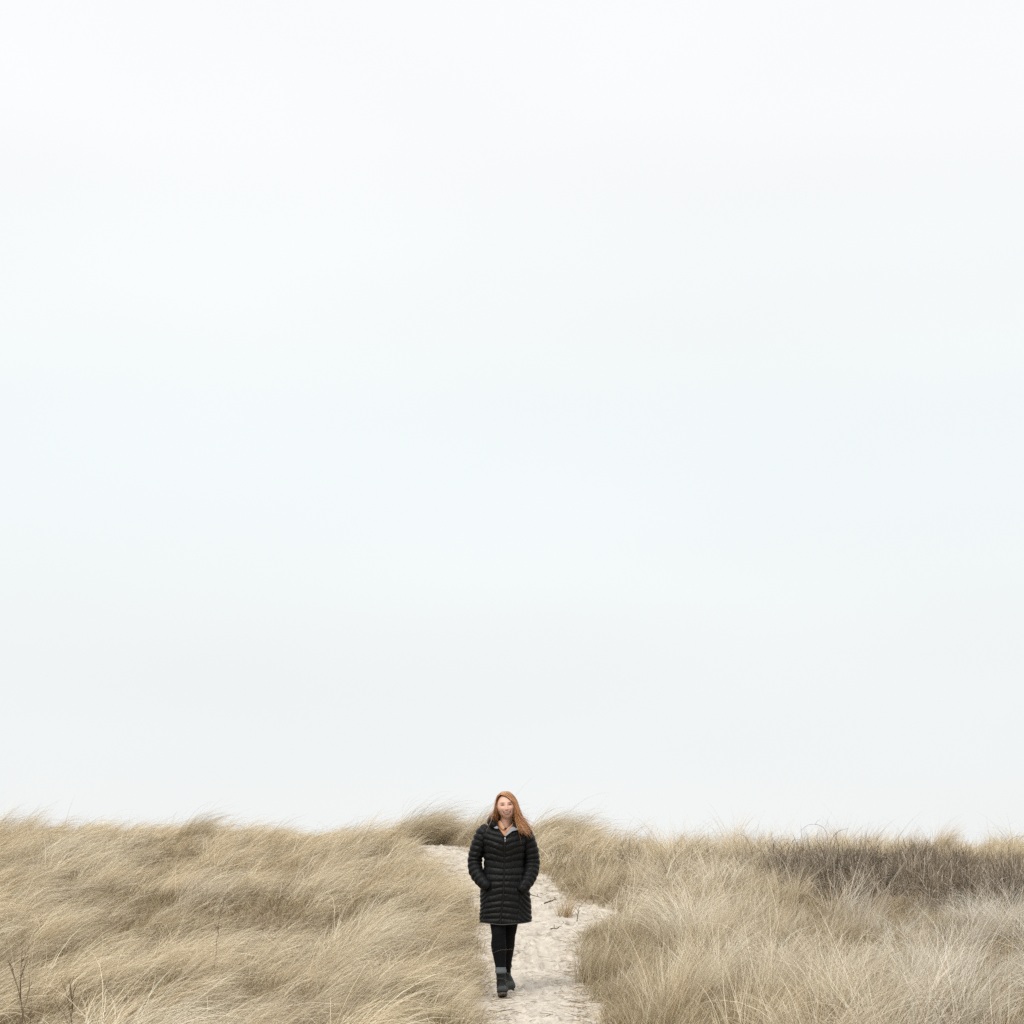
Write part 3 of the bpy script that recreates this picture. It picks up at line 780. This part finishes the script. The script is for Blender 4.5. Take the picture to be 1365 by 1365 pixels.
# --- boots: leather upper, rubber sole and toe cap, knitted sock cuff
bootm = principled('dark_boot_leather', (.009, .0105, .011), .6, spec=.25, noise=(30, .35), bump=(220, .0015))
capm = principled('grey_toe_rubber', (.040, .044, .042), .75, noise=(40, .2), spec=.3)
solem = principled('boot_sole', (.085, .07, .052), .9, noise=(60, .4), bump=(90, .004))
sockm = principled('grey_knit_sock', (.13, .145, .15), .95, bump=(400, .003), spec=.1)
for kd, leg in (('F', LEGF), ('B', LEGB)):
    a, b = foot_axis(kd); ax = (b-a)/np.linalg.norm(b-a)
    sh_top = np.array([-.030, .060, .205]) if kd == 'F' else np.array([.014, .498, .225])
    ank = np.array([-.027, .066, .115]) if kd == 'F' else np.array([.013, .535, .165])
    mb = MB()
    mb.add(*tube([(*sh_top, .042, .047), (*((sh_top+ank)/2), .039, .045), (*ank, .039, .048), (*(a+np.array([0, 0, .03])), .038, .046)], n=24, seg=28,
                 dispf=lambda l, th, c: .0022*np.sin(l*150)*np.exp(-((l-.075)/.035)**2)))
    m1 = a+(b-a)*.30; m2 = a+(b-a)*.62; up = np.array([0, 0, 1.])
    mb.add(*tube([(*(a-ax*.012+up*.004), .026, .030), (*(a+up*.010), .038, .040), (*(m1+up*.016), .041, .044), (*(m2+up*.006), .045, .034), (*(b-ax*.02), .044, .029), (*(b+ax*.018), .034, .022), (*(b+ax*.028), .012, .010)], n=34, seg=28))
    bt = remesh(mb.mesh('boot'), .003, 4)
    bo = add_obj('boot', bt, bootm, person)
    dn = np.cross(np.cross(ax, up), ax); dn /= np.linalg.norm(dn); lat = np.cross(ax, dn)
    # sole: footprint outline extruded, with a heel block and lugs
    def slab(pts, off, h, name):
        n = len(pts); mbs = MB(); V = []
        for q in (0, 1):
            for (l, w_) in pts: V.append(a+ax*l+lat*w_-dn*(off+h*q))
        c0, c1 = sum(V[:n])/n, sum(V[n:])/n
        V += [c0, c1]
        Fc = [(i, (i+1) % n, n+(i+1) % n, n+i) for i in range(n)]+[((i+1) % n, i, 2*n) for i in range(n)]+[(n+i, n+(i+1) % n, 2*n+1) for i in range(n)]
        return V, Fc
    Lf = np.linalg.norm(b-a)
    tt = np.linspace(0, 2*np.pi, 40, endpoint=False)
    outline = [((Lf/2)-math.cos(t)*(Lf/2+.042), (.038+.010*(-math.cos(t)))*math.copysign(abs(math.sin(t))**.8, math.sin(t))) for t in tt]
    smb = MB(); smb.add(*slab(outline, .026, .014, 's'))
    hl = [(l, w_) for l, w_ in outline if l < .035]+[(.035, -.034)]
    hl = [((l-.002)*.94, w_*.94) for l, w_ in hl]
    smb.add(*slab(hl, .0395, .018, 'h'))
    for k in range(6):
        l0 = .065+k*.027
        smb.add(*slab([(l0, -.034), (l0+.015, -.034), (l0+.015, .034), (l0, .034)], .0395, .007, 'lug'))
    so_ = add_obj('sole', smb.mesh('sole', False), solem, bo)
    # toe cap
    cp = b+ax*.004
    V, F = tube([(*(b-ax*.040+dn*.003), .0465, .0305), (*(b-ax*.015), .0455, .0295), (*(b+ax*.010), .040, .026), (*(b+ax*.026), .028, .019), (*(b+ax*.032), .006, .005)], n=16, seg=28)
    add_obj('toe_cap', mesh_from('toe_cap', V, F), capm, bo)
    # cuff
    ct = sh_top+np.array([0, 0, .035]) if kd == 'F' else sh_top+np.array([0, -.015, .030])
    ribs = lambda l, th, c: .0014*np.sin(th*26)+.003*np.sin(min(l, .06)*110)
    V, F = tube([(*(sh_top-np.array([0, 0, .012])), .043, .048), (*sh_top, .0440, .0490), (*((sh_top+ct)/2), .0445, .0495), (*ct, .0430, .0480), (*(ct+np.array([0, 0, .003])), .037, .042)], n=26, seg=104, dispf=ribs)
    add_obj('sock', mesh_from('sock', V, F), sockm, person)

# --- coat
_cz = np.array([.590, .64, .72, .80, .88, .96, 1.04, 1.10, 1.16, 1.24, 1.30, 1.345, 1.385, 1.415, 1.445, 1.47])
_cc = np.array([.008, .008, .006, .004, .003, .000, -.002, -.002, .000, .002, .002, .002, .002, .001, .002, .003])
_ch = np.array([.216, .210, .204, .200, .200, .190, .172, .164, .168, .178, .188, .196, .180, .140, .098, .070])
_cy = np.array([.190, .188, .185, .180, .178, .176, .175, .174, .172, .168, .168, .172, .178, .184, .188, .190])
_cd = np.array([.165, .160, .155, .150, .148, .140, .130, .125, .130, .142, .138, .125, .108, .092, .080, .070])
_zf = np.linspace(.585, 1.475, 300)
def _sm(a):
    v = np.interp(_zf, _cz, a); k = np.hanning(21); k /= k.sum()
    return np.convolve(np.pad(v, 10, 'edge'), k, 'valid')
_T = [_sm(a) for a in (_cc, _ch, _cy, _cd)]
NEXP = 2.35
def coat_par(z): return [np.interp(z, _zf, t) for t in _T]
def coat_front(x, z, off=0.0):
    c, h, y, d = coat_par(z)
    return y-(d+off)*np.clip(1-(np.abs(np.asarray(x)-c)/(h+off))**NEXP, .0, 1)**(1/NEXP)
def zipx(z): return -.010+.012*np.sin((np.asarray(z)-.80)*3.3)-.018*sstep(.85, .6, z)
def kslope(z): return np.interp(z, [.6, .7, .85, 1.0, 1.12, 1.3, 1.4], [-.20, -.22, -.14, .02, .16, .34, .38])
def puff(x, z, ang_front):
    """quilted relief 0..1 at lateral offset x from the zip"""
    ax = np.abs(x)
    bend = kslope(z)*ax*np.clip(1.15-ax*1.2, .3, 1)
    t = (z - bend + .0075*vnoise(x*9, z*9, 12))/.050
    panel = ax > .135+.10*np.clip(.92-z, -.1, .4)*.35
    low = z < .93
    tp = (z + 1.05*(ax-.135))/.043
    t = np.where(panel & low & ang_front, tp, t)
    s = np.abs(np.sin(np.pi*t))
    p = s**.75
    seam = np.where(low & ang_front, np.clip(np.abs(ax-(.135+.10*np.clip(.92-z, -.1, .4)*.35))/.010, 0, 1)**.6, 1.0)
    return p*seam*np.where(ang_front, np.clip(ax/.014, .0, 1)**.6, 1)
def coat_mesh():
    nz, na = 360, 300
    zs = np.linspace(.592, 1.468, nz)
    th = np.linspace(0, 2*np.pi, na, endpoint=False)
    C, Hh, Yc, D = coat_par(zs)
    cs, sn = np.cos(th), np.sin(th)
    ex = np.sign(cs)*np.abs(cs)**(2/NEXP); ey = np.sign(sn)*np.abs(sn)**(2/NEXP)
    Z = np.repeat(zs[:, None], na, 1)
    # hem dips at the front and rises at the sides
    X = C[:, None]+Hh[:, None]*ex[None]; Y = Yc[:, None]-D[:, None]*ey[None]
    ang_front = np.repeat((sn > .02)[None], nz, 0)
    xr = X-zipx(Z)
    p = puff(xr, Z, ang_front)
    amp = .0092*(.78+.25*vnoise(X*14, Z*14, 31, Y*14)+.30*vnoise(X*6, Z*21, 37, Y*6))
    creases = .0035*np.abs(vnoise(X*55, Z*22, 33, Y*55))+.002*vnoise(X*90, Z*60, 34, Y*90)
    edge = sstep(.592, .605, Z)
    off = p*amp*edge - creases*(1-.4*p)
    big = .010*vnoise(X*5, Z*4, 36, Y*5)*sstep(1.1, .7, Z)
    nx_ = ex[None]/Hh[:, None]; ny_ = -ey[None]/D[:, None]; nn = np.hypot(nx_, ny_)
    X2 = X+nx_/nn*(off+big); Y2 = Y+ny_/nn*(off+big)
    Z2 = Z+.020*(np.abs(xr)/.2)**1.3*sstep(.75, .6, Z)*np.where(ang_front, 1, .8) - .004*np.sin(th*2)[None]*sstep(.7, .6, Z)
    V = np.stack([X2, Y2, Z2], -1)
    # inside lining
    inn = V.copy(); cen = np.stack([np.repeat(C[:, None], na, 1), np.repeat(Yc[:, None], na, 1)], -1)
    r = inn[..., :2]-cen; rl = np.linalg.norm(r, axis=-1, keepdims=True); inn[..., :2] = cen+np.stack([X-cen[..., 0], Y-cen[..., 1]], -1)*(1-.012/rl)
    inn[..., 2] += .004*sstep(.62, .592, Z)
    # opening of the collar
    w_ = np.interp(Z, [1.318, 1.335, 1.36, 1.39, 1.42, 1.47], [0, .014, .034, .056, .075, .080])
    hole = ang_front & (np.abs(X-.004-.03*np.clip(Z-1.32, 0, 1)) < w_) & (Z > 1.318)
    i = np.arange(nz*na).reshape(nz, na)
    a, b = i[:-1], i[1:]
    Qo = np.stack([a, np.roll(a, -1, 1), np.roll(b, -1, 1), b], -1)
    ok = ~(hole[:-1] & np.roll(hole, -1, 1)[1:])
    Qi = Qo[..., ::-1]+nz*na
    Q = [Qo[ok], Qi[ok]]
    f = i[0]; Q.append(np.stack([f, f+nz*na, np.roll(f, -1)+nz*na, np.roll(f, -1)], -1))
    return np.vstack([V.reshape(-1, 3), inn.reshape(-1, 3)]), np.vstack(Q)
V, Q = coat_mesh()
nylon = principled('black_quilted_nylon', (.0050, .0054, .0055), .46, spec=.17, bump=(260, .0012))
coat = add_obj('coat', mesh_quads('coat', V, Q), nylon, person)
# sleeves
def sleeve_disp(sd):
    def f(l, th, c):
        t = l/.047+.15*np.cos(th-.8)
        p = np.abs(np.sin(np.pi*t))**.75
        cr = vnoise(np.cos(th)*3+l*10, np.sin(th)*3+l*30, 45+sd)
        return .0095*p*(.85+.25*cr)-.003*np.abs(vnoise(np.cos(th)*4+l*50, np.sin(th)*4, 49+sd))
    return f
SL = [(-.120, .182, 1.395, .030, .040), (-.158, .180, 1.365, .060, .066), (-.192, .178, 1.30, .062, .068), (-.226, .182, 1.21, .060, .065), (-.247, .186, 1.12, .056, .062), (-.236, .150, 1.035, .055, .058), (-.196, .098, .965, .050, .052), (-.160, .060, .925, .044, .044), (-.140, .062, .895, .036, .034)]
SR = [(.132, .182, 1.388, .040, .052), (.164, .180, 1.350, .058, .066), (.194, .178, 1.29, .060, .068), (.217, .182, 1.20, .062, .065), (.226, .186, 1.11, .062, .062), (.216, .150, 1.025, .060, .058), (.188, .098, .950, .050, .052), (.156, .060, .905, .046, .044), (.138, .062, .872, .036, .034)]
for sd, P in ((0, SL), (1, SR)):
    V, F = tube(P, n=260, seg=72, dispf=sleeve_disp(sd))
    add_obj('sleeve', mesh_from('sleeve', V, F), nylon, coat)
# zip
zs = np.linspace(.598, 1.318, 160); V = []; F = []
for i, z in enumerate(zs):
    for k, (dx, off) in enumerate(((-.0075, .001), (-.005, .0045), (0, .0058), (.005, .0045), (.0075, .001))):
        x = float(zipx(z))+dx; V.append((x, float(coat_front(x, z, off+.0015*math.sin(i*.9)*0))-.0005, z))
    if i:
        for k in range(4): F.append(((i-1)*5+k, (i-1)*5+k+1, i*5+k+1, i*5+k))
zipm = principled('zip_tape', (.006, .006, .006), .6, spec=.2, bump=(700, .001))
metalm = principled('zip_metal', (.55, .56, .57), .3, metal=.9)
add_obj('zip', mesh_from('zip', V, F), zipm, coat)
x0, z0 = float(zipx(1.312)), 1.308
V, F = tube([(x0+.003, coat_front(x0, z0)-.010, z0+.006, .0048, .003), (x0+.003, coat_front(x0, z0)-.012, z0-.006, .0055, .0035), (x0+.003, coat_front(x0, z0)-.012, z0-.014, .0030, .0018), (x0+.004, coat_front(x0, z0)-.012, z0-.030, .0042, .0018)], n=14, seg=12)
add_obj('zip_slider', mesh_from('zip_slider', V, F), metalm, coat)
# hem binding
th = np.linspace(0, 2*np.pi, 121); hv = []
C0, H0, Y0, D0 = coat_par(.596)
cs, sn = np.cos(th), np.sin(th)
hx_ = C0+(H0+.002)*np.sign(cs)*np.abs(cs)**(2/NEXP); hy_ = Y0-(D0+.002)*np.sign(sn)*np.abs(sn)**(2/NEXP)
hz_ = .594+.020*(np.abs(hx_-zipx(.596))/.2)**1.3*.97-.004*np.sin(th*2)
V, F = tube(np.column_stack([hx_, hy_, hz_, np.full(121, .0042), np.full(121, .0042)]), n=240, seg=8, caps=False)
add_obj('hem', mesh_from('hem', V, F), principled('hem_binding', (.035, .036, .037), .5, spec=.4), coat)
# collar: puffy hood roll behind the neck and two turned-back grey lined tips
def roll_disp(l, th, c): return .006*np.abs(np.sin(l*55))**.6+.004*vnoise(np.cos(th)*2+l*20, np.sin(th)*2, 58)
V, F = tube([(-.075, .075, 1.395, .020, .022), (-.098, .100, 1.425, .026, .030), (-.108, .150, 1.452, .030, .034), (-.090, .215, 1.462, .036, .040), (-.03, .262, 1.460, .042, .046), (.04, .262, 1.458, .042, .046), (.095, .215, 1.450, .036, .040), (.112, .150, 1.436, .030, .032), (.100, .100, 1.412, .024, .026), (.078, .075, 1.388, .018, .020)], n=150, seg=40, dispf=roll_disp)
add_obj('hood', mesh_from('hood', V, F), nylon, coat)
liningm = principled('grey_lining', (.26, .26, .275), .6, spec=.3, noise=(60, .12), bump=(300, .001))
def flap(outline, name, mat, parent, lift=.012, th=.006, base=coat_front, n=14, curl=.0):
    """soft cloth flap: polygon filled as rings towards its centre, laid on the coat front"""
    P = np.array(outline, float); k = len(P)
    Pc = np.vstack([P, P[:1]])
    S = spline(Pc, k*6+1)[:-1]; m = len(S); c = S.mean(0); V = []; F = []
    rings = [1, .97, .85, .6, .3]
    for side in (0, 1):
        for ri, r in enumerate(rings):
            for p in S:
                q = c+(p-c)*r
                h = lift + (th*(1-r**6) if side == 0 else -th*.5*(1-r**6)) + curl*(q[1]-c[1])
                V.append((q[0], float(base(q[0], q[1]))-h, q[1]))
        V.append((c[0], float(base(c[0], c[1]))-lift-(th if side == 0 else -th*.5), c[1]))
    o = m*len(rings)+1
    for side in (0, 1):
        b_ = side*o
        for ri in range(len(rings)-1):
            for i in range(m):
                f = (b_+ri*m+i, b_+ri*m+(i+1) % m, b_+(ri+1)*m+(i+1) % m, b_+(ri+1)*m+i)
                F.append(f if side else f[::-1])
        for i in range(m):
            f = (b_+(len(rings)-1)*m+i, b_+(len(rings)-1)*m+(i+1) % m, b_+o-1); F.append(f if side else f[::-1])
    for i in range(m): F.append((i, (i+1) % m, o+(i+1) % m, o+i))
    me = mesh_from(name, V, F)
    return add_obj(name, me, mat, parent)
cf = lambda x, z: coat_front(x, z, .006)
flap([(-.118, 1.424), (-.085, 1.418), (-.058, 1.408), (-.052, 1.388), (-.075, 1.388), (-.102, 1.402)], 'lapel', liningm, coat, lift=.018, base=cf)
flap([(.050, 1.395), (.085, 1.412), (.130, 1.412), (.158, 1.398), (.150, 1.384), (.105, 1.374), (.055, 1.362), (.022, 1.338), (.006, 1.322), (.014, 1.345), (.034, 1.372)], 'lapel', liningm, coat, lift=.018, base=cf)
# pocket welts where the hands go in
for s, xa in ((-1, -.135), (1, .132)):
    zz = .965 if s < 0 else .945
    pts = [(xa+s*(-.006), zz+.03), (xa+s*.004, zz-.03), (xa+s*.02, zz-.11)]
    V, F = tube([(x, float(coat_front(x, z, .010)), z, .004, .004) for x, z in pts], n=16, seg=10)
    add_obj('pocket_welt', mesh_from('pocket_welt', V, F), zipm, coat)

# --- peach shirt with a soft collar, dark tee below
def shirt_front(x, z): return float(np.interp(z, [1.28, 1.34, 1.40, 1.44, 1.47], [.060, .078, .104, .112, .105]))+1.6*(abs(x-.004))**2*3
mb = MB(); nx_, nz_ = 130, 110; V = []; F = []
for j in range(nz_):
    z = 1.285+(1.445-1.285)*j/(nz_-1)
    for i in range(nx_):
        u = -1+2*i/(nx_-1); x = .004+u*.095
        wr = .003*math.sin(u*9+z*60)
        V.append((x, shirt_front(x, z)+wr, z))
for j in range(nz_-1):
    for i in range(nx_-1):
        z = 1.285+(1.445-1.285)*j/(nz_-1); x = .004-.095+.19*i/(nx_-1)
        if z > 1.372 and abs(x-.014) < (z-1.372)*.75+.006: continue
        F.append((j*nx_+i, j*nx_+i+1, (j+1)*nx_+i+1, (j+1)*nx_+i))
me = mesh_from('shirt', V, F)
peach = principled('peach_shirt', (.62, .33, .19), .8, noise=(50, .12), bump=(500, .0008), spec=.2)
shirt = add_obj('shirt', me, peach, person)
sm_ = shirt.modifiers.new('thick', 'SOLIDIFY'); sm_.thickness = .003
sf = lambda x, z: shirt_front(x, z)
flap([(-.052, 1.448), (-.034, 1.452), (-.012, 1.420), (.000, 1.395), (-.012, 1.380), (-.034, 1.398), (-.050, 1.425)], 'collar', peach, shirt, lift=.020, base=sf, th=.003)
flap([(.066, 1.425), (.072, 1.402), (.046, 1.374), (.026, 1.362), (.014, 1.376), (.030, 1.396), (.048, 1.412)], 'collar', peach, shirt, lift=.018, base=sf, th=.003)
V = []; F = []
for j in range(8):
    z = 1.355+.040*j/7
    for i in range(12):
        x = .010+(-1+2*i/11)*.026*(1-.0*j); V.append((x, shirt_front(x, z)+.004+.0, z))
for j in range(7):
    for i in range(11): F.append((j*12+i, j*12+i+1, (j+1)*12+i+1, (j+1)*12+i))
add_obj('undershirt', mesh_from('undershirt', V, F), principled('dark_tee', (.03, .018, .02), .8), person)

# ------------------------------------------------------------------ light
SUN_EL, SUN_AZ = R(50), R(205)     # azimuth clockwise from +Y
w = bpy.data.worlds.new('World'); sc.world = w; w.use_nodes = True
nt = w.node_tree; nt.nodes.clear()
out = nt.nodes.new('ShaderNodeOutputWorld'); bg = nt.nodes.new('ShaderNodeBackground'); nt.links.new(bg.outputs[0], out.inputs[0])
sky = nt.nodes.new('ShaderNodeTexSky'); sky.sky_type = 'NISHITA'; sky.sun_disc = False
sky.sun_elevation = SUN_EL; sky.sun_rotation = SUN_AZ
tc = nt.nodes.new('ShaderNodeTexCoord'); sx = nt.nodes.new('ShaderNodeSeparateXYZ'); nt.links.new(tc.outputs['Generated'], sx.inputs[0])
# cloud deck: bright white, brightest overhead as an overcast sky is
cr = nt.nodes.new('ShaderNodeValToRGB'); nt.links.new(sx.outputs['Z'], cr.inputs[0])
e = cr.color_ramp; e.interpolation = 'EASE'
K = 10.0     # the whole background is scaled by .1 below
stops = [(0.0, (.90, .92, .92)), (.08, (.885, .91, .915)), (.20, (.89, .94, .94)), (.30, (.945, .965, .97)), (.40, (.99, .995, 1.0)), (.6, (1.2, 1.2, 1.2)), (1.0, (1.5, 1.5, 1.5))]
e.elements[0].position = 0; e.elements[1].position = 1
for p, c in stops[1:-1]: e.elements.new(p)
for i, (p, c) in enumerate(stops): e.elements[i].position = p; e.elements[i].color = (*c, 1)
cn = nt.nodes.new('ShaderNodeTexNoise'); cn.inputs['Scale'].default_value = 1.6; cn.inputs['Detail'].default_value = 3
mp = nt.nodes.new('ShaderNodeMapping'); mp.inputs['Scale'].default_value = (1, 1, 3); nt.links.new(tc.outputs['Generated'], mp.inputs[0]); nt.links.new(mp.outputs[0], cn.inputs['Vector'])
mr = nt.nodes.new('ShaderNodeMapRange'); mr.inputs['To Min'].default_value = K*.90; mr.inputs['To Max'].default_value = K*1.10
nt.links.new(cn.outputs['Fac'], mr.inputs['Value'])
vm = nt.nodes.new('ShaderNodeVectorMath'); vm.operation = 'SCALE'; nt.links.new(cr.outputs[0], vm.inputs[0]); nt.links.new(mr.outputs[0], vm.inputs['Scale'])
mx = nt.nodes.new('ShaderNodeMixRGB'); mx.inputs[0].default_value = .96
nt.links.new(sky.outputs[0], mx.inputs[1]); nt.links.new(vm.outputs[0], mx.inputs[2])
nt.links.new(mx.outputs[0], bg.inputs['Color']); bg.inputs['Strength'].default_value = .1

s = bpy.data.lights.new('sun', 'SUN'); s.energy = 2.0; s.angle = R(18); s.color = (1, .97, .93)
so = bpy.data.objects.new('sun', s); COL.objects.link(so)
dirv = Vector((math.sin(SUN_AZ)*math.cos(SUN_EL), math.cos(SUN_AZ)*math.cos(SUN_EL), math.sin(SUN_EL)))
so.rotation_euler = dirv.to_track_quat('Z', 'Y').to_euler(); so.location = (0, 0, 30)

vs = sc.view_settings; vs.view_transform = 'Standard'; vs.look = 'None'; vs.exposure = 0; vs.gamma = 1; vs.use_curve_mapping = False
sc.cycles.max_bounces = 6; sc.cycles.diffuse_bounces = 2; sc.cycles.transmission_bounces = 4
sc.cycles.use_denoising = False
